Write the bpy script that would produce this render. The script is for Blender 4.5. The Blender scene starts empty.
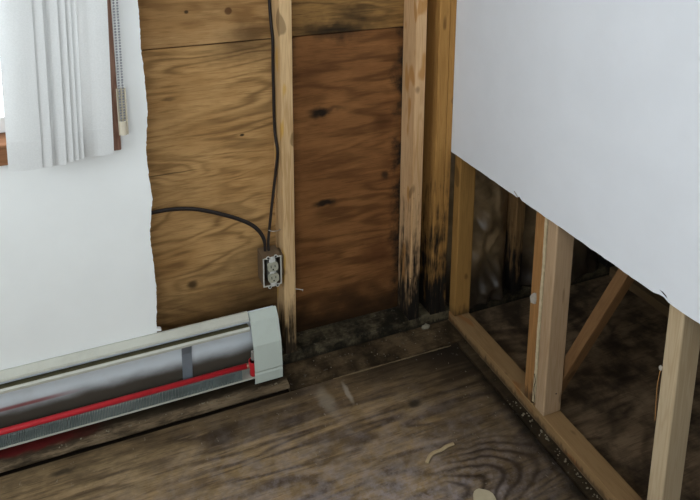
import bpy, bmesh, math, random
from mathutils import Vector, Matrix, noise as mnoise

random.seed(7)
S = bpy.context.scene
C = S.collection

# ------------------------------------------------------------------ camera, world, lights, exposure
cam_d = bpy.data.cameras.new('camera'); cam = bpy.data.objects.new('camera', cam_d); C.objects.link(cam)
cam.matrix_world = Matrix(((0.93578, 0.07502, -0.34450, -1.138),
                           (-0.35253, 0.18340, -0.91765, -1.723),
                           (-0.00566, 0.98017, 0.19807, 1.524),
                           (0, 0, 0, 1)))
cam_d.sensor_fit = 'HORIZONTAL'; cam_d.sensor_width = 36.0
cam_d.lens = 630.05 / 700 * 36
cam_d.shift_x = (350 - 318.95) / 700
cam_d.shift_y = (17.34 - 250) / 700
cam_d.clip_start = 0.02
S.camera = cam

W = bpy.data.worlds.new('daylight_sky'); S.world = W; W.use_nodes = True
wn = W.node_tree.nodes; wn['Background'].inputs['Color'].default_value = (0.86, 0.93, 1.0, 1)
wn['Background'].inputs['Strength'].default_value = 5.0

def area(name, loc, direction, sx, sy, power, col):
    d = bpy.data.lights.new(name, 'AREA'); d.shape = 'RECTANGLE'; d.size = sx; d.size_y = sy
    d.energy = power; d.color = col
    o = bpy.data.objects.new(name, d); C.objects.link(o); o.location = loc
    o.rotation_euler = Vector(direction).to_track_quat('-Z', 'Z').to_euler()
    return o
# daylight entering through the windows of the room (rear wall, left wall, and the window with the blind)
area('daylight_rear_window', (-1.45, -2.72, 1.72), (0, 1, 0.0), 1.6, 0.80, 24, (0.90, 0.96, 1.0))
area('daylight_left_window', (-2.76, -1.35, 1.70), (1, 0, 0.0), 1.5, 0.85, 20, (0.86, 0.94, 1.0))
area('daylight_blind_window', (-1.80, 0.115, 1.47), (0, -1, -0.1), 1.2, 1.1, 14, (0.90, 0.96, 1.0))

S.view_settings.view_transform = 'Standard'; S.view_settings.look = 'None'
S.view_settings.gamma = 1.0; S.view_settings.use_curve_mapping = False
S.view_settings.exposure = -0.68

# ------------------------------------------------------------------ object helpers
def link(name, bm, mat, parent=None, origin=None, smooth=False):
    """bm is in world coordinates; the object's origin is put at `origin`."""
    if origin is None:
        vs = [v.co for v in bm.verts]
        origin = Vector((sum(v.x for v in vs) / len(vs), sum(v.y for v in vs) / len(vs), min(v.z for v in vs)))
    origin = Vector(origin)
    bmesh.ops.translate(bm, verts=bm.verts, vec=-origin)
    bmesh.ops.recalc_face_normals(bm, faces=bm.faces)
    me = bpy.data.meshes.new(name); bm.to_mesh(me); bm.free()
    if smooth:
        for p in me.polygons: p.use_smooth = True
    me.materials.append(mat)
    o = bpy.data.objects.new(name, me); C.objects.link(o)
    if parent:
        o.parent = parent
        o.location = origin - world_loc(parent)
    else:
        o.location = origin
    return o
def world_loc(o):
    v = Vector(o.location)
    while o.parent: o = o.parent; v += o.location
    return v
def tag(o, label=None, cat=None, group=None, kind=None):
    if label: o['label'] = label
    if cat: o['category'] = cat
    if group: o['group'] = group
    if kind: o['kind'] = kind
    return o
def empty(name, loc, label, cat, group=None, kind=None):
    o = bpy.data.objects.new(name, None); C.objects.link(o); o.location = loc; o.empty_display_size = 0.05
    return tag(o, label, cat, group, kind)
def bx(bm, x0, x1, y0, y1, z0, z1, bev=0.0, seg=2):
    r = bmesh.ops.create_cube(bm, size=1)
    for v in r['verts']:
        v.co = Vector(((x0 + x1) / 2 + v.co.x * (x1 - x0), (y0 + y1) / 2 + v.co.y * (y1 - y0), (z0 + z1) / 2 + v.co.z * (z1 - z0)))
    if bev > 0:
        es = list({e for v in r['verts'] for e in v.link_edges})
        bmesh.ops.bevel(bm, geom=es, offset=bev, segments=seg, affect='EDGES', profile=0.5)
    return bm
def box(name, mat, parent, x0, x1, y0, y1, z0, z1, bev=0.0, seg=2):
    return link(name, bx(bmesh.new(), x0, x1, y0, y1, z0, z1, bev, seg), mat, parent)
def prism(bm, pts, axis, a0, a1):
    """closed polygon pts (2D) extruded along axis from a0 to a1. axis x: pts=(y,z); y: (x,z); z: (x,y)"""
    def P(p, a):
        return {'x': (a, p[0], p[1]), 'y': (p[0], a, p[1]), 'z': (p[0], p[1], a)}[axis]
    A = [bm.verts.new(P(p, a0)) for p in pts]; B = [bm.verts.new(P(p, a1)) for p in pts]
    n = len(pts)
    bm.faces.new(A); bm.faces.new(B[::-1])
    for i in range(n): bm.faces.new((A[i], B[i], B[(i + 1) % n], A[(i + 1) % n]))
    return bm
def sheet(bm, prof, axis, a0, a1, t):
    """thin bent sheet metal: open profile thickened by t"""
    n = len(prof); off = []
    for i in range(n):
        p0 = Vector(prof[max(i - 1, 0)]); p1 = Vector(prof[min(i + 1, n - 1)]); d = (p1 - p0).normalized()
        off.append((prof[i][0] - d.y * t, prof[i][1] + d.x * t))
    return prism(bm, list(prof) + off[::-1], axis, a0, a1)
def smooth_path(pts, n=6):
    P = [Vector(p) for p in pts]; out = []
    for i in range(len(P) - 1):
        p0 = P[max(i - 1, 0)]; p1 = P[i]; p2 = P[i + 1]; p3 = P[min(i + 2, len(P) - 1)]
        for k in range(n):
            t = k / n
            out.append(0.5 * ((2 * p1) + (p2 - p0) * t + (2 * p0 - 5 * p1 + 4 * p2 - p3) * t * t + (3 * p1 - p0 - 3 * p2 + p3) * t ** 3))
    out.append(P[-1]); return out
def tube(bm, pts, r1, r2=None, seg=10, up=(0, 1, 0), caps=True):
    """tube with elliptical section (r1 along `side`, r2 along `up`)"""
    r2 = r2 or r1; rings = []
    for i, p in enumerate(pts):
        d = (pts[min(i + 1, len(pts) - 1)] - pts[max(i - 1, 0)]).normalized()
        s = d.cross(Vector(up)); s = s.normalized() if s.length > 1e-5 else d.orthogonal().normalized()
        u = s.cross(d).normalized()
        rings.append([bm.verts.new(p + s * r1 * math.cos(2 * math.pi * k / seg) + u * r2 * math.sin(2 * math.pi * k / seg)) for k in range(seg)])
    for a, b in zip(rings, rings[1:]):
        for k in range(seg): bm.faces.new((a[k], a[(k + 1) % seg], b[(k + 1) % seg], b[k]))
    if caps: bm.faces.new(rings[0][::-1]); bm.faces.new(rings[-1])
    return bm
def cyl(bm, p, q, r, seg=16, r2=None):
    p = Vector(p); q = Vector(q); d = q - p
    m = Matrix.Translation((p + q) / 2) @ d.to_track_quat('Z', 'Y').to_matrix().to_4x4()
    bmesh.ops.create_cone(bm, cap_ends=True, segments=seg, radius1=r, radius2=r if r2 is None else r2, depth=d.length, matrix=m)
    return bm

# ------------------------------------------------------------------ material helpers
class NT:
    def __init__(s, name):
        s.m = bpy.data.materials.new(name); s.m.use_nodes = True; s.t = s.m.node_tree; s.n = s.t.nodes; s.l = s.t.links
        s.b = s.n['Principled BSDF']
    def new(s, t, **kw):
        n = s.n.new(t)
        for k, v in kw.items(): setattr(n, k, v)
        return n
    def put(s, sock, v):
        if hasattr(v, 'is_output') or isinstance(v, bpy.types.NodeSocket): s.l.new(v, sock)
        elif v is not None:
            if isinstance(v, (tuple, list)) and len(v) == 3 and sock.type == 'RGBA': v = (*v, 1)
            sock.default_value = v
    def pos(s, obj=False):
        return s.new('ShaderNodeTexCoord').outputs['Object'] if obj else s.new('ShaderNodeNewGeometry').outputs['Position']
    def mul(s, vec, k):
        n = s.new('ShaderNodeVectorMath', operation='MULTIPLY'); s.put(n.inputs[0], vec); n.inputs[1].default_value = k; return n.outputs[0]
    def add(s, vec, k):
        n = s.new('ShaderNodeVectorMath', operation='ADD'); s.put(n.inputs[0], vec); s.put(n.inputs[1], k); return n.outputs[0]
    def xyz(s, vec):
        n = s.new('ShaderNodeSeparateXYZ'); s.put(n.inputs[0], vec); return n.outputs
    def noise(s, vec, scale, detail=3, rough=0.5, dist=0.0, color=False):
        n = s.new('ShaderNodeTexNoise'); s.put(n.inputs['Vector'], vec); n.inputs['Scale'].default_value = scale
        n.inputs['Detail'].default_value = detail; n.inputs['Roughness'].default_value = rough; n.inputs['Distortion'].default_value = dist
        return n.outputs[1 if color else 0]
    def math(s, op, a, b=None, c=None, clamp=False):
        n = s.new('ShaderNodeMath', operation=op); n.use_clamp = clamp
        for i, v in enumerate((a, b, c)):
            if v is not None: s.put(n.inputs[i], v)
        return n.outputs[0]
    def ss(s, v, lo, hi, a=0.0, b=1.0):
        n = s.new('ShaderNodeMapRange', interpolation_type='SMOOTHSTEP'); s.put(n.inputs['Value'], v)
        for k, x in (('From Min', lo), ('From Max', hi), ('To Min', a), ('To Max', b)): s.put(n.inputs[k], x)
        return n.outputs[0]
    def mix(s, f, a, b, mode='MIX'):
        n = s.new('ShaderNodeMix', data_type='RGBA', blend_type=mode); s.put(n.inputs['Factor'], f)
        s.put(n.inputs[6], a); s.put(n.inputs[7], b); return n.outputs[2]
    def bump(s, h, strength=0.3, dist=0.002):
        n = s.new('ShaderNodeBump'); s.put(n.inputs['Height'], h); n.inputs['Strength'].default_value = strength; n.inputs['Distance'].default_value = dist
        s.l.new(n.outputs[0], s.b.inputs['Normal'])
    def fin(s, col, rough=0.6, spec=0.3, metal=0.0):
        s.put(s.b.inputs['Base Color'], col); s.put(s.b.inputs['Roughness'], rough)
        s.b.inputs['Specular IOR Level'].default_value = spec; s.b.inputs['Metallic'].default_value = metal
        return s.m
    def spot(s, P, c, r, soft=0.5, jitter=0.0, jscale=30):
        """mask of a round spot at c with per-axis radii r"""
        if jitter:
            nz = s.noise(P, jscale, 2, color=True)
            n = s.new('ShaderNodeVectorMath', operation='MULTIPLY_ADD'); s.put(n.inputs[0], nz); n.inputs[1].default_value = (jitter,) * 3
            s.put(n.inputs[2], P); P = s.add(n.outputs[0], (-jitter / 2,) * 3)
        d = s.mul(s.add(P, tuple(-x for x in c)), tuple(1 / x for x in r))
        n = s.new('ShaderNodeVectorMath', operation='LENGTH'); s.put(n.inputs[0], d)
        return s.ss(n.outputs['Value'], 1.0 - soft, 1.0 + soft, 1.0, 0.0)

def plain(name, col, rough=0.5, spec=0.3, metal=0.0, var=0.0, scale=40, bump=0.0):
    t = NT(name); c = col
    P = t.pos()
    if var:
        f = t.noise(P, scale, 4); c = t.mix(f, tuple(x * (1 - var) for x in col), tuple(min(1, x * (1 + var)) for x in col))
    if bump: t.bump(t.noise(P, scale * 5, 3), bump, 0.001)
    return t.fin(c, rough, spec, metal)

def pine(name, light, dark, axis='z', mold=0.0, mold_h=0.3, patch=None, seed=0.0, mold_seed=0.0, obj=False, grey=0.0, blotch=0.0):
    """sawn softwood: fine streaks and rings along `axis`, knots, orange patches, black mold creeping up from the floor"""
    t = NT(name); P = t.pos(obj); Q = t.add(P, (seed, seed * 1.7, seed * 0.6))
    k = {'z': (1, 1, 0.035), 'y': (1, 0.035, 1), 'x': (0.035, 1, 1)}[axis]
    fine = t.noise(t.mul(Q, k), 420, 3, 0.6)
    rings = t.noise(t.mul(Q, tuple(1 if a == 1 else 0.06 for a in k)), 55, 2, 0.5, 0.3)
    big = t.noise(t.mul(Q, tuple(1 if a == 1 else 0.25 for a in k)), 9, 2)
    rg = t.math('SINE', t.math('MULTIPLY', rings, 38.0)); rg = t.math('MULTIPLY_ADD', rg, 0.5, 0.5)
    f = t.math('ADD', t.math('MULTIPLY', fine, 0.55), t.math('MULTIPLY', rg, 0.22))
    f = t.math('ADD', f, t.math('MULTIPLY_ADD', big, 0.8, -0.4), clamp=True)
    c = t.mix(t.ss(f, 0.15, 0.85), light, dark)
    if patch:
        c = t.mix(t.ss(t.noise(t.mul(Q, tuple(1 if a == 1 else 0.3 for a in k)), 22, 1), 0.60, 0.66, 0, 0.75), c, patch)
    kn = t.noise(t.mul(Q, tuple(1 if a == 1 else 0.6 for a in k)), 16, 0)
    c = t.mix(t.ss(kn, 0.76, 0.80, 0, 0.6), c, tuple(x * 0.35 for x in dark))
    if grey: c = t.mix(grey, c, (0.16, 0.15, 0.13))
    if mold:
        z = t.xyz(P)[2]
        R = t.add(P, (mold_seed, mold_seed * 2, 0))
        st = t.noise(t.mul(R, (1, 1, 0.12)), 60, 3, 0.65); bl = t.noise(R, 14, 3)
        st2 = t.noise(t.mul(R, (1, 1, 0.06)), 95, 3, 0.6)
        h = t.math('ADD', t.math('MULTIPLY', t.ss(st, .3, .7), mold_h * 1.0), t.math('MULTIPLY', t.ss(bl, .3, .7), mold_h * 0.6))
        h = t.math('ADD', h, t.math('MULTIPLY_ADD', st2, mold_h * 1.2, -mold_h * .3))
        m = t.ss(t.math('SUBTRACT', h, z), -mold_h * 0.65, mold_h * 0.70)
        sp = t.math('MULTIPLY', t.ss(t.noise(R, 75, 4, 0.7), 0.60, 0.70), t.ss(z, mold_h * 0.8, mold_h * 3.2, 0.75, 0.0))
        m = t.math('MULTIPLY', t.math('MAXIMUM', m, sp), mold, clamp=True)
        c = t.mix(m, c, (0.012, 0.010, 0.008))
    if blotch:
        c = t.mix(t.ss(t.noise(P, 11, 5, .7), .34, .60, 0, blotch), c, (0.012, 0.010, 0.007))
        c = t.mix(t.ss(t.noise(P, 48, 4, .7), .62, .70, 0, .4), c, (.20, .18, .13))
    t.bump(fine, 0.25, 0.0008)
    return t.fin(c, 0.66, 0.10)

def ply(name, c_light, c_mid, c_dark, plane='xz', seed=0.0, freq=26.0, grain=(1.1, 7.0), extra=None, rough=0.66, contrast=1.0, spec=0.08, bump=0.2):
    """rotary-cut plywood veneer: cathedral contour grain running along x"""
    t = NT(name); P = t.pos(); Q = t.add(P, (seed, seed * 0.7, seed * 1.3))
    kv = (grain[0], 1.0, grain[1]) if plane == 'xz' else (grain[0], grain[1], 1.0)
    base = t.noise(t.mul(Q, kv), 1.0, 3.0, 0.5, 0.35)
    w = t.math('SINE', t.math('MULTIPLY', base, freq * 6.283 / 4)); w = t.math('MULTIPLY_ADD', w, 0.5, 0.5)
    w = t.math('POWER', w, 1.8)
    fv = (0.06, 1.0, 1.0)
    fine = t.noise(t.mul(Q, fv), 300, 3, 0.6)
    blot = t.noise(t.mul(Q, (0.5, 1, 1)), 7, 4, 0.6)
    c = t.mix(t.ss(blot, 0.3, 0.7), c_light, c_mid)
    g = t.math('MULTIPLY', w, t.ss(t.noise(Q, 5, 2), 0.3, 0.65, 0.25, 1.0))
    g = t.math('MULTIPLY', g, 0.8 * contrast)
    c = t.mix(g, c, c_dark)
    c = t.mix(t.ss(fine, 0.45, 0.75, 0, 0.45 * contrast), c, c_dark)
    mid = t.noise(t.mul(Q, (0.10, 1.0, 1.0)), 75, 4, 0.65)
    c = t.mix(t.ss(mid, 0.50, 0.74, 0, 0.55 * contrast), c, c_dark)
    c = t.mix(t.ss(mid, 0.30, 0.44, 0.35 * contrast, 0), c, tuple(min(1, v_ * 1.25) for v_ in c_light))
    if extra: c = extra(t, P, c)
    t.bump(t.math('ADD', fine, t.math('MULTIPLY', w, 0.6)), bump, 0.0008)
    return t.fin(c, rough, spec)

BLACK = (0.010, 0.009, 0.007)
def spots(t, P, c, lst):
    for (cen, r, soft, amt, jit, col) in lst:
        c = t.mix(t.math('MULTIPLY', t.spot(P, cen, r, soft, jit), amt), c, col)
    return c

# plywood sheathing of the outside wall
def ex_left(t, P, c):
    x, y, z = t.xyz(P)
    c = spots(t, P, c, [((-0.715, .089, .78), (.007, 9, .004), .4, .9, 0, BLACK), ((-0.891, .089, .304), (.016, 9, .013), .6, .85, .01, (.03, .018, .008)),
                        ((-0.933, .089, .922), (.02, 9, .006), .6, .5, .01, (.05, .03, .012)), ((-.70, .089, 1.07), (.10, 9, .05), .9, .6, .05, (.05, .025, .010)),
                        ((-0.95, .089, .69), (.09, 9, .0022), .4, .6, .004, BLACK)])
    n = t.noise(P, 9, 4, 0.6)
    low_dark = t.ss(t.math('MULTIPLY_ADD', n, 0.30, t.math('MULTIPLY_ADD', x, -0.45, t.math('ADD', z, -0.36))), 0.18, 0.62, 0.85, 0.0)        # darker towards the bottom, most beside the stud
    return t.mix(low_dark, c, (0.028, 0.017, 0.008))
def ex_left_up(t, P, c):
    return spots(t, P, c, [((-0.745, .089, 1.174), (.011, 9, .011), .25, .75, .002, (.06, .022, .008)), ((-0.868, .089, 1.18), (.006, 9, .005), .4, .8, 0, BLACK),
                           ((-.68, .089, 1.10), (.07, 9, .03), .9, .6, .04, (.05, .025, .010))])
def ex_right(t, P, c):
    x, y, z = t.xyz(P)
    c = spots(t, P, c, [((-0.455, .089, .818), (.034, 9, .015), .7, .95, .03, BLACK), ((-0.40, .089, .826), (.035, 9, .008), .9, .45, .03, BLACK), ((-0.44, .089, .499), (.036, 9, .011), .6, .95, .02, BLACK),
                        ((-0.22, .089, .56), (.014, 9, .012), .7, .8, .02, BLACK), ((-0.235, .089, .76), (.03, 9, .03), .9, .45, .03, (.03, .010, .004)), ((-0.24, .089, .28), (.05, 9, .06), .9, .5, .05, (.035, .008, .004)),
                        ((-.39, .089, 1.085), (.07, 9, .03), .8, .7, .06, BLACK)])
    n = t.noise(P, 28, 4, 0.65)
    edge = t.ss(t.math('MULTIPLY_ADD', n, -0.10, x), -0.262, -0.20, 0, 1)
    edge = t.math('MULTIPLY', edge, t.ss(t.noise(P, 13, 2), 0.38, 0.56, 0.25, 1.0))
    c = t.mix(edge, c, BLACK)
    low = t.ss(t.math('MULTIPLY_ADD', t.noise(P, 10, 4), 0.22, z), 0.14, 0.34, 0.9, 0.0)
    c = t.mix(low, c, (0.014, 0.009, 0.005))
    lf = t.ss(t.math('MULTIPLY_ADD', n, 0.09, x), -0.535, -0.47, 0.55, 0.0)
    return t.mix(lf, c, (0.02, 0.012, 0.006))
M = {}
M['ply_left'] = ply('sheathing_tan', (.50, .30, .122), (.385, .212, .078), (.120, .062, .022), seed=3.1, freq=64, grain=(1.3, 5.5), extra=ex_left, contrast=.85)
M['ply_left_up'] = ply('sheathing_tan_upper', (.45, .275, .12), (.35, .195, .075), (.17, .085, .028), seed=8.4, freq=30, grain=(1.2, 5), extra=ex_left_up)
M['ply_right'] = ply('sheathing_red_brown', (.265, .120, .041), (.180, .076, .026), (.070, .029, .010), seed=5.7, freq=40, grain=(1.2, 5.5), extra=ex_right, contrast=.9)
M['ply_right_up'] = ply('sheathing_tan_mouldy', (.30, .165, .055), (.20, .105, .034), (.05, .026, .010), seed=1.7, freq=46, grain=(1.5, 8), extra=lambda t, P, c: spots(t, P, c, [((-.40, .089, 1.09), (.12, 9, .025), .9, .8, .06, BLACK), ((-.33, .089, 1.14), (.05, 9, .02), .9, .6, .05, BLACK)]))

def ex_floor(t, P, c):
    x, y, z = t.xyz(P)
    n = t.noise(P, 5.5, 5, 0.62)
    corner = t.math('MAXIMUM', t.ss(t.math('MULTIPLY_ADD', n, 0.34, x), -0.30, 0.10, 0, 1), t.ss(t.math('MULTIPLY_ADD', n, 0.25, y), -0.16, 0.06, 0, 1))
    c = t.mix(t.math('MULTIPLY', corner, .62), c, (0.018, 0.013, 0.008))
    d1 = t.spot(P, (-.72, -.56, 0), (.50, .30, 9), .8, .25, 6)
    dust = t.math('MULTIPLY', d1, t.ss(t.noise(P, 20, 5, 0.65), 0.36, 0.70, 0, 0.70))
    c = t.mix(dust, c, (.30, .26, .25))
    c = t.mix(t.ss(t.noise(t.mul(P, (.45, 1, 1)), 34, 5, .7), .38, .60, .32, 0), c, (.026, .018, .011))
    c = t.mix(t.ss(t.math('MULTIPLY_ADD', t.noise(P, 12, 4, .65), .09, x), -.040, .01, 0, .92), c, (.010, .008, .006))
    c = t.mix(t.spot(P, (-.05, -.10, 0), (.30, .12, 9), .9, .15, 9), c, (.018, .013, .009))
    d2 = t.spot(P, (-.62, -.62, 0), (.42, .16, 9), .7, .2, 8)
    c = t.mix(t.math('MULTIPLY', d2, t.ss(t.noise(P, 38, 4, .7), .42, .66, 0, .55)), c, (.36, .31, .31))
    # one bold cathedral figure in the veneer near the partition
    nz = t.noise(P, 9, 2, color=True)
    ma = t.new('ShaderNodeVectorMath', operation='MULTIPLY_ADD'); t.put(ma.inputs[0], nz); ma.inputs[1].default_value = (.05, .05, 0); t.put(ma.inputs[2], P)
    dv = t.mul(t.add(ma.outputs[0], (.40, .555, 0)), (1.0, 3.4, 0))
    ln = t.new('ShaderNodeVectorMath', operation='LENGTH'); t.put(ln.inputs[0], dv)
    rg = t.math('POWER', t.math('MULTIPLY_ADD', t.math('SINE', t.math('MULTIPLY', ln.outputs['Value'], 115)), .5, .5), 2.0)
    c = t.mix(t.math('MULTIPLY', t.math('MULTIPLY', rg, .8), t.spot(P, (-.20, -.565, 0), (.15, .10, 9), .5, .05, 9)), c, (.022, .013, .007))
    sc = t.ss(t.noise(t.mul(P, (1.0, 0.6, 1)), 70, 4, 0.7), 0.64, 0.70, 0, .40)
    c = t.mix(sc, c, (.33, .29, .24))
    c = spots(t, P, c, [((-.545, -.185, 0), (.022, .05, 9), .5, .30, .03, (.40, .35, .28)), ((-.47, -.18, 0), (.007, .040, 9), .5, .5, .012, (.42, .37, .30)),
                        ((-.30, -.29, 0), (.02, .014, 9), .6, .8, .015, BLACK), ((-1.29, -.155, 0), (.03, .010, 9), .6, .7, .02, BLACK)])
    return c
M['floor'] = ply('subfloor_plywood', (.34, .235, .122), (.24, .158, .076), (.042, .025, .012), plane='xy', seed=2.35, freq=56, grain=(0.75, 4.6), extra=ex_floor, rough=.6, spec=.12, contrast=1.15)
def ex_border(t, P, c):
    n = t.noise(P, 7, 5, 0.65)
    c = t.mix(t.ss(n, 0.36, 0.60, .35, .93), c, (0.014, 0.010, 0.006))
    return t.mix(t.ss(t.noise(P, 55, 4, .7), .62, .70, 0, .4), c, (.22, .20, .16))
M['border'] = ply('floor_border_wood', (.21, .145, .078), (.15, .098, .050), (.05, .030, .016), plane='xy', seed=6.2, freq=14, extra=ex_border)
def ex_strip(t, P, c):
    x, y, z = t.xyz(P)
    gr = t.ss(t.math('MULTIPLY_ADD', t.noise(t.mul(P, (.4, 1, 1)), 24, 4, .65), .05, y), -.062, -.030, 0, .9)
    c = t.mix(gr, c, (.020, .015, .009))
    c = t.mix(t.ss(t.noise(t.mul(P, (.35, 1, 1)), 20, 5, .7), .42, .64, 0, .8), c, (.022, .016, .010))
    m = t.math('MULTIPLY', t.ss(t.math('MULTIPLY_ADD', t.noise(P, 9, 3), .35, x), -1.12, -.95, .85, 0), t.ss(t.math('MULTIPLY_ADD', t.noise(P, 30, 3), .03, y), -.065, -.045, 0, 1))
    return t.mix(m, c, (.12, .012, .012))
M['strip'] = ply('floor_strip_wood', (.27, .20, .125), (.20, .142, .085), (.06, .040, .022), plane='xy', seed=9.2, freq=12, extra=ex_strip)
M['closet_floor'] = ply('closet_subfloor', (.25, .170, .100), (.165, .108, .062), (.045, .030, .018), plane='xy', seed=4.4, freq=34, grain=(2.2, 5),
                        extra=lambda t, P, c: t.mix(t.ss(t.noise(P, 6, 5, .65), .40, .66, 0, .85), c, (.022, .016, .011)))

M['stud_a'] = pine('pine_stud_outlet', (.60, .41, .215), (.38, .225, .095), mold=.95, mold_h=.13, patch=(.50, .285, .055), seed=1.3)
M['stud_b'] = pine('pine_stud_pinkish', (.60, .385, .205), (.43, .245, .105), mold=1, mold_h=.26, patch=(.40, .185, .045), seed=4.1)
M['stud_c'] = pine('pine_stud_orange', (.40, .210, .062), (.26, .125, .034), mold=1, mold_h=.30, seed=7.9)
M['stud_d'] = pine('pine_stud_olive', (.29, .155, .045), (.19, .098, .028), mold=.7, mold_h=.05, seed=2.2)
M['stud_e1'] = pine('pine_stud_amber', (.36, .185, .068), (.22, .105, .036), mold=.8, mold_h=.06, seed=11.2)
M['stud_e'] = pine('pine_stud_pale', (.42, .29, .175), (.32, .205, .112), mold=.2, mold_h=.03, seed=5.2)
M['stud_f'] = pine('pine_stud_cream', (.50, .39, .25), (.40, .29, .165), seed=6.6)
M['stud_g'] = pine('pine_stud_brown', (.24, .14, .058), (.15, .082, .034), mold=1, mold_h=.20, seed=9.6)
M['brace'] = pine('pine_board_brown', (.185, .098, .042), (.125, .064, .026), axis='z', seed=3.9, obj=True)
M['plate'] = pine('pine_plate_tan', (.27, .165, .075), (.19, .108, .045), axis='y', patch=(.24, .105, .035), seed=8.8, mold=.6, mold_h=.013)
M['plate_back'] = pine('pine_plate_mouldy', (.12, .098, .058), (.055, .042, .024), axis='x', seed=3.3, blotch=.97, mold=.8, mold_h=.012)

def drywall_mat(name, col, seed):
    t = NT(name); P = t.pos()
    c = t.mix(t.ss(t.noise(P, 4 + seed, 4, .6), .3, .7), tuple(x * .965 for x in col), col)
    c = t.mix(t.ss(t.noise(t.add(P, (seed, 0, 0)), 22, 5, .7), .68, .78, 0, .10), c, (.45, .42, .36))
    t.bump(t.noise(P, 260, 3), .05, .0006)
    return t.fin(c, .75, .2)
M['dry_left'] = drywall_mat('white_wall_paint', (.86, .875, .855), 1.0)
M['dry_right'] = drywall_mat('white_wall_paint_cool', (.74, .76, .79), 3.0)
M['gyp'] = plain('gypsum_core', (.72, .69, .62), .9, .1, var=.15, scale=120, bump=.4)
M['paper'] = plain('torn_paper', (.42, .38, .32), .9, .1, var=.2, scale=90)
M['shell'] = plain('room_paint', (.50, .49, .46), .8, .2, var=.03, scale=3)
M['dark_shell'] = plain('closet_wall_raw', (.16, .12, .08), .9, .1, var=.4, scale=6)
M['ceil'] = plain('ceiling_paint', (.80, .80, .78), .9, .1, var=.02, scale=4)

M['splint'] = plain('splintered_veneer', (.17, .125, .07), .8, .1, var=.5, scale=60)
# ------------------------------------------------------------------ setting: floor
SD = 0.0889; SW = 0.0381; PT = 0.0635   # stud depth, stud width, partition depth
XA, XB, XC = -0.614, -0.160, -0.0745
floor = box('floor', plain('gap_shade', (.018, .013, .009), .95, .05), None, -3.5, 0.9, -3.7, 0.10, -0.06, -0.0185)  # near-black slab colour paints the shade seen down the open gaps
tag(floor, 'old bare plywood subfloor, brown and water stained, dark along the walls', 'floor', kind='structure')
box('subfloor_panel', M['floor'], floor, -3.45, -0.0385, -3.65, -0.111, -0.0185, 0.0, .0012, 1)
def ragged_board(name, mat, x0, x1, y0, y1, z0, z1, side, amp, n=60):
    """board with a slightly chewed front edge on one side ('y0' or 'x0')"""
    bm = bmesh.new(); pts = []
    if side == 'y0':
        for i in range(n + 1):
            x = x0 + (x1 - x0) * i / n; pts.append((x, y0 + amp * mnoise.noise(Vector((x * 14, 3.1, z1 * 50)))))
        pts += [(x1, y1), (x0, y1)]
    else:
        for i in range(n + 1):
            y = y1 + (y0 - y1) * i / n; pts.append((x0 + amp * mnoise.noise(Vector((4.2, y * 14, z1 * 50))), y))
        pts += [(x1, y0), (x1, y1)]
    prism(bm, pts, 'z', z0, z1); return link(name, bm, mat, floor)
ragged_board('border_board', M['border'], -0.632, 0.0, -0.1075, 0.0889, -0.0185, 0.0, 'y0', .004)
M['border_dark'] = ply('floor_border_black', (.12, .085, .048), (.08, .055, .030), (.025, .016, .009), plane='xy', seed=7.2, freq=14, extra=ex_border)
ragged_board('border_board', M['border_dark'], -0.0320, 0.0, -3.65, -0.110, -0.0185, 0.0005, 'x0', .003, 160)
st = ragged_board('heater_strip', M['strip'], -2.7, -0.634, -0.1005, -0.0005, 0.0035, 0.014, 'y0', .004, 120)
box('border_board', M['border_dark'], floor, -2.7, -.640, -.080, -.0005, -.0185, .0034)
# splintered pale edge along the joint of the subfloor sheet
for (xa, xb, zs) in ((-.492, -.29, 1.0), (-.295, -.17, 4.0), (-.175, -.062, 7.0)):
    a = []; b = []
    for i in range(31):
        x = xa + (xb - xa) * i / 30; y = -.1125 - (x + .49) * .012 + .0015 * mnoise.noise(Vector((x * 60, zs, 0))); w = .0016 * math.sin(math.pi * i / 30) * (1 + .8 * mnoise.noise(Vector((x * 140, zs, 3))))
        a.append((x, y - w - .0002)); b.append((x, y + w + .0002))
    link('splinter', prism(bmesh.new(), a + b[::-1], 'z', -.002, .0022), M['splint'], floor)
box('subfloor_panel', M['closet_floor'], floor, 0.0, 0.85, -3.65, 0.0889, -0.0185, 0.0)

# ------------------------------------------------------------------ setting: outside wall with studs, plywood and the left drywall
wb = empty('wall_back', (-0.8, 0.05, 0), 'outside wall opened up to studs and plywood sheathing, white drywall left at one side', 'wall', kind='structure')
ZT = 2.40
def ripped(name, mat, parent, x0, x1, y0, y1, z0, z1): return box(name, mat, parent, x0, x1, y0, y1, z0, z1, .0028, 2)
ZJ = 1.078
box('sheathing_panel', M['ply_right'], wb, XA + .021, 0.9, SD, SD + .0127, -.02, ZJ - .0016, .0008, 1)
WX0, WX1, WZ0, WZ1 = -2.42, -1.150, .885, 2.08      # window opening
link('sheathing_panel', prism(bmesh.new(), [(-3.5, -.02), (XA + .019, -.02), (XA + .019, ZJ - .0016), (WX1, ZJ - .0016), (WX1, WZ0), (WX0, WZ0), (WX0, ZJ - .0016), (-3.5, ZJ - .0016)], 'y', SD, SD + .0127), M['ply_left'], wb)
box('sheathing_panel', M['ply_left_up'], wb, WX1, XA + .019, SD, SD + .0127, ZJ + .0016, ZT, .0008, 1)
box('sheathing_panel', M['ply_left_up'], wb, -3.5, WX0, SD, SD + .0127, ZJ + .0016, ZT, .0008, 1)
box('sheathing_panel', M['ply_left_up'], wb, WX0, WX1, SD, SD + .0127, WZ1, ZT, .0008, 1)
box('sheathing_panel', M['ply_right_up'], wb, XA + .021, 0.9, SD, SD + .0127, ZJ + .0016, ZT, .0008, 1)
BACKING = plain('sky_leak_backing', (.03, .025, .02), .9)  # unseen backing added to stop sky light leaking through the plywood joints
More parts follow.
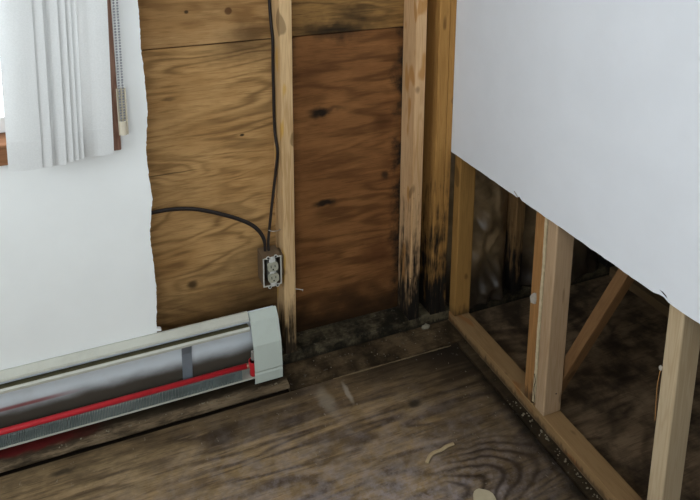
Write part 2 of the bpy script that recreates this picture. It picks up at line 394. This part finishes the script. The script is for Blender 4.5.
for a in ((-3.5, .9, -.02, WZ0), (-3.5, .9, WZ1, ZT), (-3.5, WX0, WZ0, WZ1), (WX1, .9, WZ0, WZ1)): box('sky_leak_backing', BACKING, wb, a[0], a[1], SD + .0131, SD + .016, a[2], a[3])
ripped('bottom_plate', M['plate_back'], wb, -3.45, 0.85, 0, SD - .0005, 0.0005, .0381)
def stud(mat, x0, z0=.0385, z1=ZT, parent=wb): return ripped('stud', mat, parent, x0, x0 + SW, 0, SD - .0006, z0, z1)
sa = stud(M['stud_a'], XA)
stud(M['stud_b'], XB); stud(M['stud_c'], XC); ripped('nailing_strip', M['stud_c'], wb, XC + .0395, -.0132, 0, SD - .0006, .0385, ZT)
stud(M['stud_a'], -1.074)
stud(M['stud_g'], 0.275); stud(M['stud_g'], 0.73)
stud(M['stud_a'], -1.42, z1=.82); stud(M['stud_a'], -1.83, z1=.82); stud(M['stud_a'], -2.24, z1=.82); stud(M['stud_a'], -2.60); stud(M['stud_a'], -3.0)
ripped('rough_sill', M['stud_a'], wb, WX0 - .1, -1.0745, 0, SD - .0006, .8205, .858)
# bent nail in stud A
bm = bmesh.new(); tube(bm, smooth_path([(XA + SW - .004, .012, .262), (XA + SW + .012, .006, .261), (XA + SW + .024, .001, .258)], 4), .0014, seg=8)
cyl(bm, (XA + SW + .023, .001, .258), (XA + SW + .0245, .0005, .2577), .0035, 10)
NAIL = plain('nail_steel', (.34, .32, .28), .4, .5, .6)
link('nail', bm, NAIL, sa)
# drywall left, torn along its right edge
edge = [(138, 1.241, -1.008), (0, 1.105, -1.008), (0, 1.034, -1.004), (0, .934, -1.0015), (0, .818, -1.012), (0, .72, -1.008), (0, .666, -1.003), (0, .60, -1.012), (0, .544, -1.016), (0, .46, -1.011), (0, .382, -1.008), (0, .30, -1.012), (0, .262, -1.016)]
pts = []; zz = ZT
def ex_at(z):
    if z >= 1.241: return -1.008
    for a, b in zip(edge, edge[1:]):
        if b[1] <= z <= a[1]:
            k = (z - b[1]) / (a[1] - b[1]); return b[2] + (a[2] - b[2]) * k
    return -1.014
for i in range(360):
    z = ZT - i * (ZT - .256) / 360
    pts.append((ex_at(z) + .0022 * mnoise.noise(Vector((z * 60, 1.2, 0))) + .0018 * mnoise.noise(Vector((z * 190, 5.2, 0))), z))
pts += [(-1.016, .2535), (-1.006, .2515), (-1.001, .248), (-1.001, .244), (-1.014, .246), (-1.014, .012), (-3.45, .012), (-3.45, ZT), (WX0, ZT), (WX0, WZ0), (WX1, WZ0), (WX1, ZT)]
dl = link('drywall_sheet', prism(bmesh.new(), pts, 'y', -.0127, -.0002), M['dry_left'], wb)
box('drywall_sheet', M['dry_left'], wb, WX0 + .0005, WX1 - .0005, -.0127, -.0002, WZ1, ZT)

# ------------------------------------------------------------------ setting: partition on the right
wr = empty('wall_right', (0.03, -1.0, 0), 'partition wall with white drywall cut off low, bare studs and bottom plate below', 'wall', kind='structure')
ripped('bottom_plate', M['plate'], wr, 0.0004, PT, -3.60, -0.0006, 0.0008, .0381)
def pstud(mat, y0, z1=ZT, tilt=0): 
    o = box('stud', mat, wr, 0.0006, PT, y0, y0 + SW, .0383, z1, .0045, 3); return o
pstud(M['stud_d'], -0.0387)
e1 = pstud(M['stud_e1'], -0.4525)
e2 = pstud(M['stud_e'], -0.5015)
f1 = pstud(M['stud_f'], -0.8855)
pstud(M['stud_e'], -1.29); pstud(M['stud_f'], -1.70); pstud(M['stud_e'], -2.1); pstud(M['stud_f'], -2.5); pstud(M['stud_e'], -2.9)
# strip of torn paper and glue in the joint between the doubled studs, paper scraps
bm = bmesh.new(); a = []; b = []
for i in range(61):
    z = .052 + i * .01
    if z > .645: break
    w = .0046 + .0016 * mnoise.noise(Vector((z * 40, 0, 0))); yc = -.4585 + .0025 * mnoise.noise(Vector((z * 9, 3, 1)))
    a.append((yc - w, z)); b.append((yc + w, z))
prism(bm, a + b[::-1], 'x', -.0006, .006)
link('paper_strip', bm, plain('glue_and_paper', (.50, .41, .26), .85, .1, var=.35, scale=70), e2)
def scrap(parent, pts, x0=-.004):
    bm = bmesh.new(); prism(bm, pts, 'x', x0, .0002); link('paper_scrap', bm, M['paper'], parent)
scrap(e1, [(-.440, .362), (-.424, .356), (-.4185, .372), (-.423, .381), (-.431, .392), (-.4395, .396), (-.442, .38)])
scrap(f1, [(-.8500, .472), (-.8458, .473), (-.8440, .478), (-.846, .483), (-.8505, .482)])
bm = bmesh.new(); tube(bm, smooth_path([(-.001, -.8465, .47), (-.002, -.8445, .43), (-.0015, -.846, .38), (-.0005, -.8475, .34)], 5), .0009, seg=6); link('splinter', bm, M['stud_e1'], f1)
bm = bmesh.new(); tube(bm, smooth_path([(-.0005, -.455, .145), (-.002, -.462, .125), (-.002, -.459, .10), (-.002, -.463, .07), (-.0005, -.462, .045)], 5), .0013, seg=6); link('crack', bm, plain('dark_glue', (.06, .04, .02), .8), e2)
cyl(bm := bmesh.new(), (.041, -.5012, .103), (.041, -.5022, .103), .0022, 10); link('nail', bm, plain('nail_dark', (.03, .025, .02), .6), e2)
# drywall sheet cut off at 0.65 m
random.seed(3); pts = []
N = 300
for i in range(N + 1):
    y = .0105 - i * (3.56) / N
    z = .6490 + .0016 * mnoise.noise(Vector((y * 35, .3, 0))) + .0010 * mnoise.noise(Vector((y * 120, 2.3, 0)))
    if abs(y + .357) < .008: z += .007
    if abs(y + .842) < .010: z += .004
    pts.append((y, z))
pts += [(-3.55, ZT)]
for i in range(200):
    z = ZT - i * (ZT - .655) / 200
    pts.append((.0095 + .0030 * mnoise.noise(Vector((z * 55, 7.7, 0))) - .0012, z))
dr = link('drywall_sheet', prism(bmesh.new(), pts, 'x', -.0127, -.0002), M['dry_right'], wr)
bm = bmesh.new(); tube(bm, [Vector((-.013, -.352, .652)), Vector((-.017, -.347, .660)), Vector((-.021, -.344, .668))], .0014, .0007, seg=6); link('torn_paper', bm, M['paper'], dr)
bm = bmesh.new()
prism(bm, [(-.832, .6645), (-.838, .6625), (-.848, .6585), (-.8525, .6575), (-.849, .6615), (-.840, .6650)], 'x', -.0131, -.0126); link('gouge', bm, plain('gouge_dark', (.05, .045, .045), .9), dr)
# torn dark paper along the corner edge
bm = bmesh.new(); a = []; b = []
for i in range(120):
    z = .66 + i * .0052
    w = .0025 + .0060 * max(0, mnoise.noise(Vector((z * 38, 1.1, 4))))
    a.append((-.0135 - .0005, z)); b.append((-.0135 - .001 - w, z))
prism(bm, a + b[::-1], 'y', .0060, .0080); link('torn_paper', bm, plain('edge_paper', (.20, .17, .14), .9), dr)

# ------------------------------------------------------------------ setting: closet beyond the partition, rest of the room
wc = empty('wall_closet', (.80, -1.0, 0), 'dark far wall of the closet behind the partition, with its bottom plate', 'wall', kind='structure')
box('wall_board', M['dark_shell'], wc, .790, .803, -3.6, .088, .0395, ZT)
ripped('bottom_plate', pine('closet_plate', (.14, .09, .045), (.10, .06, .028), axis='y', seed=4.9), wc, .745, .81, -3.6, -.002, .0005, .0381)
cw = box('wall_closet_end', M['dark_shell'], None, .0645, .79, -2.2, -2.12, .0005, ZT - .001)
tag(cw, 'end wall of the dark closet behind the partition', 'wall', kind='structure')
cl = box('ceiling', M['ceil'], None, -3.5, .9, -3.7, .105, ZT, ZT + .05); tag(cl, 'flat white ceiling of the room', 'ceiling', kind='structure')
def holed(name, axis, c0, c1, a0, a1, h0, h1, z0, z1, label):
    bm = bmesh.new()
    for (p, q, r, s_) in ((a0, h0, 0, ZT), (h1, a1, 0, ZT), (h0, h1, 0, z0), (h0, h1, z1, ZT)):
        if axis == 'x': bx(bm, c0, c1, p, q, r, s_)
        else: bx(bm, p, q, c0, c1, r, s_)
    o = link(name, bm, M['shell'], None); tag(o, label, 'wall', kind='structure'); return o
holed('wall_left', 'x', -2.86, -2.78, -2.70, -.0135, -2.15, -.55, 1.25, 2.15, 'white painted wall with a window, left side of the room')
holed('wall_rear', 'y', -2.82, -2.74, -2.86, .85, -2.30, -.60, 1.30, 2.14, 'white painted wall with a window behind the camera')

# ------------------------------------------------------------------ window with brown wooden casing
WOOD = pine('casing_wood', (.30, .17, .12), (.16, .08, .055), axis='z', seed=2.9)
WOODH = pine('casing_wood_horizontal', (.27, .125, .06), (.17, .07, .03), axis='x', seed=4.9)
w1 = empty('window_1', (-1.78, 0, .86), 'brown wood cased window, bright daylight behind the vertical blind', 'window', kind='structure')
box('casing', WOOD, w1, -1.146, -1.0775, -.031, -.0128, .835, WZ1 + .06, .003)
box('casing', WOOD, w1, WX0 - .06, WX0 - .002, -.031, -.0128, .835, WZ1 + .06, .003)
box('casing', WOODH, w1, WX0 - .001, -1.147, -.031, -.0128, WZ1 - .004, WZ1 + .06, .003)
box('apron', WOODH, w1, WX0 - .001, -1.147, -.029, -.0128, .836, .884, .003)
box('sill', WOODH, w1, WX0 + .001, -1.1508, -.036, .085, .8855, .8945, .003)
for (a, b) in ((WX0 + .001, WX0 + .016), (-1.166, -1.1508)): box('jamb', WOOD, w1, a, b, -.012, .085, .895, WZ1 - .001)
box('jamb', WOOD, w1, WX0 + .017, -1.167, -.012, .085, WZ1 - .018, WZ1 - .001)
sh = box('sash', plain('sash_white', (.75, .75, .73), .4, .4, var=.03), w1, WX0 + .018, -1.168, .045, .072, .8995, .942, .002)
SASH = sh.data.materials[0]
box('sash', SASH, w1, WX0 + .018, -1.168, .045, .072, WZ1 - .06, WZ1 - .019, .002)
for (a, b) in ((WX0 + .018, WX0 + .058), (-1.80, -1.76), (-1.208, -1.168)): box('sash', SASH, w1, a, b, .046, .071, .9425, WZ1 - .0605, .002)
gt = NT('window_glass'); gl = gt.new('ShaderNodeBsdfGlossy'); gl.inputs['Roughness'].default_value = .02
tr = gt.new('ShaderNodeBsdfTransparent'); mx = gt.new('ShaderNodeMixShader'); mx.inputs[0].default_value = .05
gt.l.new(tr.outputs[0], mx.inputs[1]); gt.l.new(gl.outputs[0], mx.inputs[2]); gt.l.new(mx.outputs[0], gt.n['Material Output'].inputs['Surface'])
for (a, b) in ((WX0 + .0585, -1.8005), (-1.7595, -1.2085)): box('pane', gt.m, w1, a, b, .056, .060, .943, WZ1 - .061)

# ------------------------------------------------------------------ vertical blind drawn to the right side of the window
bl = empty('vertical_blind', (-1.3, -.08, .85), 'off-white vertical blind, vanes gathered at the right of the window, bead chain beside', 'blind')
def vane_mat():
    t = NT('vane_fabric'); P = t.pos(); z = t.xyz(P)[2]
    c = t.mix(t.ss(t.noise(P, 300, 2), .3, .7), (.80, .80, .78), (.86, .86, .84))
    t.fin(c, .65, .25)
    tl = t.new('ShaderNodeBsdfTranslucent'); t.put(tl.inputs[0], (.72, .74, .74, 1)); m2 = t.new('ShaderNodeMixShader'); m2.inputs[0].default_value = .28
    t.l.new(t.b.outputs[0], m2.inputs[1]); t.l.new(tl.outputs[0], m2.inputs[2]); t.l.new(m2.outputs[0], t.n['Material Output'].inputs['Surface'])
    return t.m
VM = vane_mat()
RZ = 2.12
box('head_rail', plain('rail_white', (.78, .78, .76), .4, .4, var=.02), bl, -2.45, -1.06, -.11, -.065, RZ, RZ + .045, .003)
# right edge x, y at right edge, y at left edge
vanes = [(-1.270, -.100, -.086, .845), (-1.2465, -.098, -.072, .8445), (-1.2415, -.093, -.066, .8435), (-1.214, -.091, -.060, .842), (-1.197, -.088, -.055, .846), (-1.184, -.085, -.050, .847), (-1.172, -.082, -.046, .847), (-1.098, -.066, -.050, .841)]
def lean(bm, zb):                      # the gathered vanes hang a little aslant
    for q_ in bm.verts: q_.co.x += (q_.co.z - zb) * .026
for (xr, yr, yl, zb) in vanes:
    wv = .080; p = []
    for k in range(9):
        u = k / 8; x = xr - math.sqrt(wv ** 2 - (yr - yl) ** 2) * (1 - u); y = yl + (yr - yl) * u - .005 * math.sin(math.pi * u)
        p.append((x, y))
    bm = bmesh.new(); sheet(bm, p, 'z', zb, RZ - .002, .0007); lean(bm, zb); v = link('vane', bm, VM, bl)
    bm = bmesh.new(); q = [(a, b - .0011) for a, b in p]; sheet(bm, q, 'z', zb - .0004, zb + .075, .0006); lean(bm, zb); link('hem', bm, VM, v)
CH = plain('chain_beads', (.30, .31, .33), .35, .5, .5)
bm = bmesh.new()
for (x0, x1, zb) in ((-1.0650, -1.0735, .915), (-1.0560, -1.0645, .920)):
    z = RZ - .01; 
    while z > zb:
        k = (RZ - z) / (RZ - zb); k = k ** .6
        bmesh.ops.create_icosphere(bm, subdivisions=1, radius=.0032, matrix=Matrix.Translation((x0 + (x1 - x0) * k, -.052, z))); z -= .0076
link('bead_chain', bm, CH, bl, smooth=True)
bm = bmesh.new(); p = []
for k in range(13):
    a = math.pi * (-.12 + 1.24 * k / 12) 
    p.append((-1.0690 + .0125 * math.cos(a), -.050 + .010 * math.sin(a)))
sheet(bm, p, 'z', .886, 1.014, .0022)
wt = link('chain_weight', bm, plain('weight_beige', (.60, .54, .42), .45, .4, var=.05), bl, smooth=False)
cyl(bm := bmesh.new(), (-1.069, -.050, .887), (-1.069, -.050, .925), .0105, 16); link('weight_plug', bm, wt.data.materials[0], wt)

# ------------------------------------------------------------------ hydronic baseboard heater, its front cover missing
HX0, HX1 = -2.62, -.655
def enamel(name, col, grime):
    t = NT(name); P = t.pos()
    c = t.mix(t.ss(t.noise(P, 14, 5, .7), .45, .75, 0, grime), col, (.20, .17, .12)); return t.fin(c, .42, .45)
EN = enamel('heater_enamel', (.52, .52, .45), .16)
def back_mat():
    t = NT('heater_back_panel'); P = t.pos(); x, y, z = t.xyz(P)
    c = t.mix(t.ss(t.noise(P, 10, 4, .7), .45, .8, 0, .3), (.66, .72, .76), (.46, .48, .47))
    n = t.noise(t.mul(P, (.5, 1, 1)), 22, 4, .6)
    dz = t.math('MULTIPLY_ADD', n, .022, z)
    c = t.mix(t.ss(dz, .104, .156, .97, 0), c, (.050, .036, .020))          # baked-on dust behind the element
    red = t.math('MULTIPLY', t.math('MULTIPLY', t.ss(z, .112, .118), t.ss(z, .122, .130, 1, 0)), t.ss(x, -1.36, -1.20, .8, 0))
    return t.fin(t.mix(red, c, (.22, .02, .018)), .5, .4)
h = empty('baseboard_heater', (-1.6, -.05, .01), 'pale grey-green baseboard heater with open front, red pipe and fins inside', 'heater')
box('back_panel', back_mat(), h, HX0, HX1 - .002, -.0150, -.0131, .018, .2395)
bm = bmesh.new(); sheet(bm, [(-.0152, .2425), (-.022, .2440), (-.040, .2335), (-.0415, .2275), (-.038, .2255)][::-1], 'x', HX0, -.742, .0011); link('hood', bm, EN, h)
bm = bmesh.new(); sheet(bm, [(-.0165, .200), (-.034, .2065), (-.046, .2085), (-.0485, .2045), (-.0478, .197), (-.0435, .1955)][::-1], 'x', HX0, -.742, .0010); link('damper', bm, EN, h)
bm = bmesh.new(); sheet(bm, [(-.0168, .2012), (-.034, .2077), (-.0445, .2096)][::-1], 'x', HX0 + .002, -.744, .0006); link('slot_shade_dust', bm, plain('olive_shade_dust', (.13, .115, .065), .95, .03, var=.4, scale=40), h)  # dark sheet paints the hood's shade into the slot, along with dust
BR = plain('bracket_steel', (.22, .25, .28), .5, .4, .3, var=.2)
for xb in (-.947, -1.75, -2.4):
    bm = bmesh.new(); sheet(bm, [(-.040, .202), (-.026, .180), (-.0185, .150), (-.0185, .06), (-.03, .035)], 'x', xb, xb + .030, .0015); link('bracket', bm, BR, h)
# element: red pipe, fins, end fitting
RED = plain('red_pipe_paint', (.52, .020, .028), .38, .45, var=.18, scale=30)
pz, py = .0885, -.052
cyl(bm := bmesh.new(), (HX0 + .01, py, pz), (-.757, py, pz - .008), .0082, 20); pp = link('pipe', bm, RED, h, smooth=False)
for p_ in pp.data.polygons:
    if len(p_.vertices) == 4: p_.use_smooth = True
cyl(bm := bmesh.new(), (-.7575, py, pz - .008), (-.7445, py, pz - .008), .0078, 20); link('pipe_end', bm, plain('bare_copper', (.45, .25, .18), .35, .5, .7), pp)
bm = bmesh.new(); cyl(bm, (-.735, py - .004, .050), (-.735, py - .004, .098), .0125, 18); cyl(bm, (-.735, py - .004, .078), (-.735, py - .004, .098), .0155, 18); cyl(bm, (-.744, py - .001, .086), (-.722, py - .001, .086), .0118, 18)
fit = link('elbow_fitting', bm, RED, h)
box('valve_stem', plain('valve_grey', (.42, .38, .34), .5, .4, .4), fit, -.741, -.731, py - .006, py + .004, .0985, .128, .001)
bm = bmesh.new(); x = HX0 + .02; random.seed(11)
while x < -.775:
    d = random.uniform(-.0005, .0005)
    bx(bm, x + d, x + d + .0020, -.0690, -.048, .0480, .0790); x += .0042
fn = link('fins', bm, plain('fin_aluminium', (.20, .24, .23), .6, .3, .1, var=.5, scale=18), h); tag(fn, 'rows of thin grey metal fins', kind='stuff')
bm = bmesh.new(); sheet(bm, [(-.0152, .0455), (-.066, .0455), (-.0705, .0460), (-.0710, .0515)], 'x', HX0, -.735, .0010); link('base_pan', bm, EN, h)
# end cap
capp = [(-.0131, .236), (-.020, .2395), (-.044, .2225), (-.0735, .1585), (-.0835, .078), (-.0815, .072), (-.0835, .066), (-.0825, .036), (-.0790, .034)]
bm = bmesh.new(); sheet(bm, [p for p in capp][::-1], 'x', -.7385, -.6500, .0012)
prism(bm, capp + [(-.0131, .034)], 'x', -.6510, -.6495)
cap = link('end_cap', bm, enamel('heater_cap_enamel', (.49, .54, .485), .12), h)
# wing end of the heater, off to the left
prism(bm := bmesh.new(), capp + [(-.0131, .034)], 'x', HX0 - .02, HX0 + .03); link('end_cap', bm, EN, h)

# ------------------------------------------------------------------ receptacle in its box on the stud
ob = empty('electrical_outlet', (-.652, .02, .30), 'grey duplex outlet in metal box screwed to the middle stud', 'outlet')
BOX = plain('box_brown_metal', (.15, .105, .065), .6, .3, .2, var=.4, scale=40)
RIM = plain('box_rim_light', (.50, .49, .43), .5, .4, var=.2, scale=60)
x0, x1, y0, y1, z0, z1 = -.6855, -.6265, -.012, .052, .309, .407
bm = bmesh.new()
for a in ((x0, x0 + .003, y0, y1, z0, z1), (x1 - .003, x1, y0, y1, z0, z1), (x0 + .003, x1 - .003, y0, y1, z1 - .003, z1), (x0 + .003, x1 - .003, y0, y1, z0, z0 + .003), (x0 + .003, x1 - .003, y1 - .003, y1, z0 + .003, z1 - .003)): bx(bm, *a)
bxo = link('box_body', bm, BOX, ob)
bm = bmesh.new()
for a in ((x0 - .0006, x0 + .0034, z0, z1), (x1 - .0034, x1 + .0006, z0, z1), (x0 + .0034, x1 - .0034, z1 - .0032, z1 + .0005), (x0 + .0034, x1 - .0034, z0 - .0005, z0 + .0032)): bx(bm, a[0], a[1], y0 - .0012, y0, a[2], a[3])
link('rim', bm, RIM, bxo)
box('mounting_tab', BOX, ob, x1 + .0003, XA - .0004, .006, .05, .325, .395)
# receptacle (slightly turned in the box)
rc = bpy.data.objects.new('receptacle', None); C.objects.link(rc); rc.parent = ob
cx, cz, cyy = -.6545, .357, -.0145
rc.location = Vector((cx, cyy, cz)) - ob.location; rc.rotation_euler = (0, math.radians(-2.5), 0); rc.empty_display_size = .02
def rpart(name, bm, mat):
    bmesh.ops.recalc_face_normals(bm, faces=bm.faces)
    me = bpy.data.meshes.new(name); bm.to_mesh(me); bm.free(); me.materials.append(mat); o = bpy.data.objects.new(name, me); C.objects.link(o); o.parent = rc; return o
YK = plain('yoke_zinc', (.66, .66, .62), .4, .5, .3, var=.15, scale=80)
PL = plain('outlet_grey_plastic', (.36, .35, .27), .45, .3, var=.08, scale=60)
DK = plain('slot_black', (.012, .011, .010), .7)
rpart('body', bx(bmesh.new(), -.0165, .0165, .004, .028, -.034, .034, .002), plain('outlet_body_dark', (.10, .095, .08), .6))
bm = bmesh.new(); bx(bm, -.010, .010, .001, .0035, -.046, .046, .001)
for s in (1, -1):
    for sx in (-1, 1):
        cyl(bm, (sx * .0125, .001, s * .0505), (sx * .0125, .0032, s * .0505), .0058, 14)
    bx(bm, -.0125, .0125, .001, .0034, s * .048 - .003, s * .048 + .003)
rpart('yoke', bm, YK)
for s in (1, -1):
    for sx in (-1, 1):
        rpart('screw', cyl(bmesh.new(), (sx * .0125, .0004, s * .0505), (sx * .0125, .0012, s * .0505), .0030, 10), DK)
    rpart('screw', cyl(bmesh.new(), (0, -.0012, s * .0420), (0, .0015, s * .0420), .0036, 12), YK)
    pts = []
    for k in range(28):
        a = 2 * math.pi * k / 28; x = .0172 * math.cos(a); z = .0172 * math.sin(a)
        pts.append((max(-.0165, min(.0165, x * 1.08)), s * .0195 + max(-.0138, min(.0138, z))))
    bm = prism(bmesh.new(), pts, 'y', -.0055, .004); rpart('outlet_face', bm, PL)
    for sx, hh in ((-1, .0045), (1, .0038)): rpart('slot', bx(bmesh.new(), sx * .0064 - .0012, sx * .0064 + .0012, -.0060, -.005, s * .0195 + .003 - hh, s * .0195 + .003 + hh), DK)
    rpart('ground_hole', cyl(bmesh.new(), (0, -.0060, s * .0195 - .0075), (0, -.005, s * .0195 - .0075), .0025, 12), DK)
rpart('screw', cyl(bmesh.new(), (0, -.0048, 0), (0, .002, 0), .0032, 12), YK)

# ------------------------------------------------------------------ cables
CB = plain('cable_sheath_grey', (.020, .015, .013), .5, .22, var=.3, scale=35)
p = smooth_path([(-.6195, .078, ZT - .002), (-.6195, .080, 1.9), (-.6195, .078, 1.5), (-.6195, .085, 1.23), (-.6195, .074, 1.139), (-.6195, .057, 1.082), (-.6195, .060, 1.018), (-.6195, .060, .948), (-.6195, .056, .80), (-.6195, .030, .735), (-.621, .046, .665), (-.625, .055, .61), (-.634, .052, .55), (-.645, .046, .48), (-.6535, .036, .432), (-.6545, .030, .404)], 7)
bm = tube(bmesh.new(), p, .0070, .0042, 12, up=(1, 0, 0)); cb = link('electrical_cable', bm, CB, None, origin=(-.62, .06, .404), smooth=True)
tag(cb, 'dark grey cable running down the side of the middle stud into the outlet box', 'cable')
p = smooth_path([(-1.10, .060, .570), (-1.04, .062, .583), (-.999, .062, .588), (-.942, .060, .588), (-.877, .058, .577), (-.808, .056, .551), (-.733, .052, .514), (-.690, .046, .482), (-.668, .038, .445), (-.6665, .031, .404)], 8)
bm = tube(bmesh.new(), p, .0042, .0066, 12, up=(0, 0, 1)); cb2 = link('electrical_cable', bm, CB, None, origin=(-1.0, .06, .41), smooth=True)
tag(cb2, 'dark grey cable arching across the plywood from the torn drywall edge to the outlet box', 'cable')
bm = bmesh.new(); tube(bm, smooth_path([(-.6145, .030, .470), (-.628, .024, .471), (-.642, .026, .4715), (-.652, .036, .472)], 5), .0014, seg=8); 
sn = link('cable_staple', bm, NAIL, None); tag(sn, 'small shiny staple holding the cable just above the outlet box', 'staple')

# ------------------------------------------------------------------ insulation in the closet's outside wall
def foil_mat():
    t = NT('insulation_plastic'); P = t.pos(); z = t.xyz(P)[2]
    n = t.noise(P, 8, 4, .6)
    c = t.mix(t.ss(n, .35, .65), (.26, .175, .09), (.12, .078, .038))
    c = t.mix(t.ss(t.math('MULTIPLY_ADD', n, .25, z), .22, .38, .9, 0), c, (.016, .012, .009))
    return t.fin(c, .40, .45)
FM = foil_mat()
def batt(x0, x1, z0, z1, seed, label):
    bm = bmesh.new(); nx = 40; nz = 260; g = []
    for j in range(nz + 1):
        row = []
        for i in range(nx + 1):
            u = i / nx; x = x0 + (x1 - x0) * u; z = z0 + (z1 - z0) * j / nz
            b = math.sin(math.pi * u) ** .5
            v = Vector((x * 7, seed, z * 5)); w = mnoise.noise(v) * .7 + (1 - abs(mnoise.noise(v * 1.6)) * 2) * .5 + (1 - abs(mnoise.noise(v * 3.7 + Vector((z * 9, 0, 0)))) * 2) * .28
            low = max(0, 1 - (z - z0) / .16)
            row.append(bm.verts.new((x, .060 - b * (.030 + .034 * w + low * (.045 + .03 * mnoise.noise(v * 3))), z)))
        g.append(row)
    for j in range(nz):
        for i in range(nx): bm.faces.new((g[j][i], g[j][i + 1], g[j + 1][i + 1], g[j + 1][i]))
    bd = []
    r = bmesh.ops.extrude_face_region(bm, geom=list(bm.faces))
    for v in r['geom']:
        if isinstance(v, bmesh.types.BMVert): v.co.y = .086
    o = link('insulation_batt', bm, FM, None, smooth=True); tag(o, label, 'insulation', 'insulation batts in the closet wall'); return o
batt(.010, .2745, .040, 2.3, 1.7, 'crinkled brown plastic-faced insulation between the corner post and next stud')
batt(.3145, .729, .040, 2.3, 6.3, 'dark plastic-faced insulation beyond the closet wall stud, mostly hidden by the doubled studs')

# ------------------------------------------------------------------ loose board leaning behind the partition
pA = Vector((.086, -.428, .007)); pB = Vector((.084, -.968, 1.33))
d = (pB - pA).normalized(); L = (pB - pA).length
bm = bx(bmesh.new(), -.019, .019, -.0150, .0150, 0, L, .0025)
me = bpy.data.meshes.new('leaning_board'); bmesh.ops.recalc_face_normals(bm, faces=bm.faces); bm.to_mesh(me); bm.free(); me.materials.append(M['brace'])
lb = bpy.data.objects.new('leaning_board', me); C.objects.link(lb); lb.location = pA
lb.rotation_euler = d.to_track_quat('Z', 'Y').to_euler()
tag(lb, 'brown wooden board leaning diagonally behind the partition studs in the dark closet', 'board')

# ------------------------------------------------------------------ debris on the floor
bm = bmesh.new(); p = smooth_path([(-.369, -.484, .004), (-.352, -.470, .005), (-.335, -.464, .006), (-.312, -.463, .005), (-.290, -.459, .006), (-.268, -.457, .004)], 6)
tube(bm, p, .0052, .0030, 8, up=(0, 0, 1)); sv = link('wood_shaving', bm, plain('shaving_tan', (.40, .30, .17), .7, .2, var=.2, scale=80), None, smooth=True)
tag(sv, 'thin curved tan wood shaving lying on the subfloor', 'shaving')
bm = bmesh.new(); pts = []
for k in range(22):
    a = 2 * math.pi * k / 22; r = 1 + .10 * mnoise.noise(Vector((math.cos(a) * 1.5, math.sin(a) * 1.5, 2)))
    pts.append((-.285 + .029 * r * math.cos(a), -.632 + .034 * r * math.sin(a)))
prism(bm, pts, 'z', .0003, .005); ck = link('plaster_chip', bm, plain('chip_cream', (.46, .39, .26), .8, .2, var=.15, scale=60), None)
tag(ck, 'round cream plaster chip on the floor at the lower picture edge', 'debris')
random.seed(5); bm = bmesh.new()
def crumb(x, y, z, r):
    m = Matrix.Translation((x, y, z + r * .5)) @ Matrix.Rotation(random.random() * 6, 4, 'Z') @ Matrix.Diagonal((1, random.uniform(.5, 1), .55, 1))
    bmesh.ops.create_icosphere(bm, subdivisions=1, radius=r, matrix=m)
for i in range(40): crumb(random.uniform(-1.30, -.66), -.077 - abs(random.gauss(0, .007)), .014, random.uniform(.0012, .0035))
for i in range(110): crumb(random.uniform(-1.3, -.06), random.uniform(-.75, -.12), 0, random.uniform(.0008, .0026))
for i in range(60): crumb(-.006 - abs(random.gauss(0, .010)), random.uniform(-.75, -.38), 0, random.uniform(.0012, .004))
for i in range(40): crumb(random.uniform(-.55, -.03), random.uniform(.0, .06) * 0 - random.uniform(.006, .09), 0, random.uniform(.001, .0028))
cr = link('plaster_crumbs', bm, plain('crumb_grey', (.20, .17, .12), .9, .1, var=.7, scale=200), None)
tag(cr, 'pale plaster crumbs scattered over the subfloor and along the heater', 'debris', kind='stuff')
for (x, y, r) in ((-.172, .016, .010), (-.06, -.006, .0065)):
    pass
bm = bmesh.new(); bmesh.ops.create_icosphere(bm, subdivisions=2, radius=.013, matrix=Matrix.Translation((-.099, -.012, .0085)) @ Matrix.Diagonal((1.3, .7, .7, 1)))
for v in bm.verts: v.co += Vector((mnoise.noise(v.co * 120), mnoise.noise(v.co * 130), mnoise.noise(v.co * 140))) * .004
lp = link('plaster_lump', bm, plain('lump_grey', (.20, .18, .13), .9, .1, var=.3, scale=80), None); tag(lp, 'small grey plaster lump at the foot of the mouldy corner studs', 'debris')
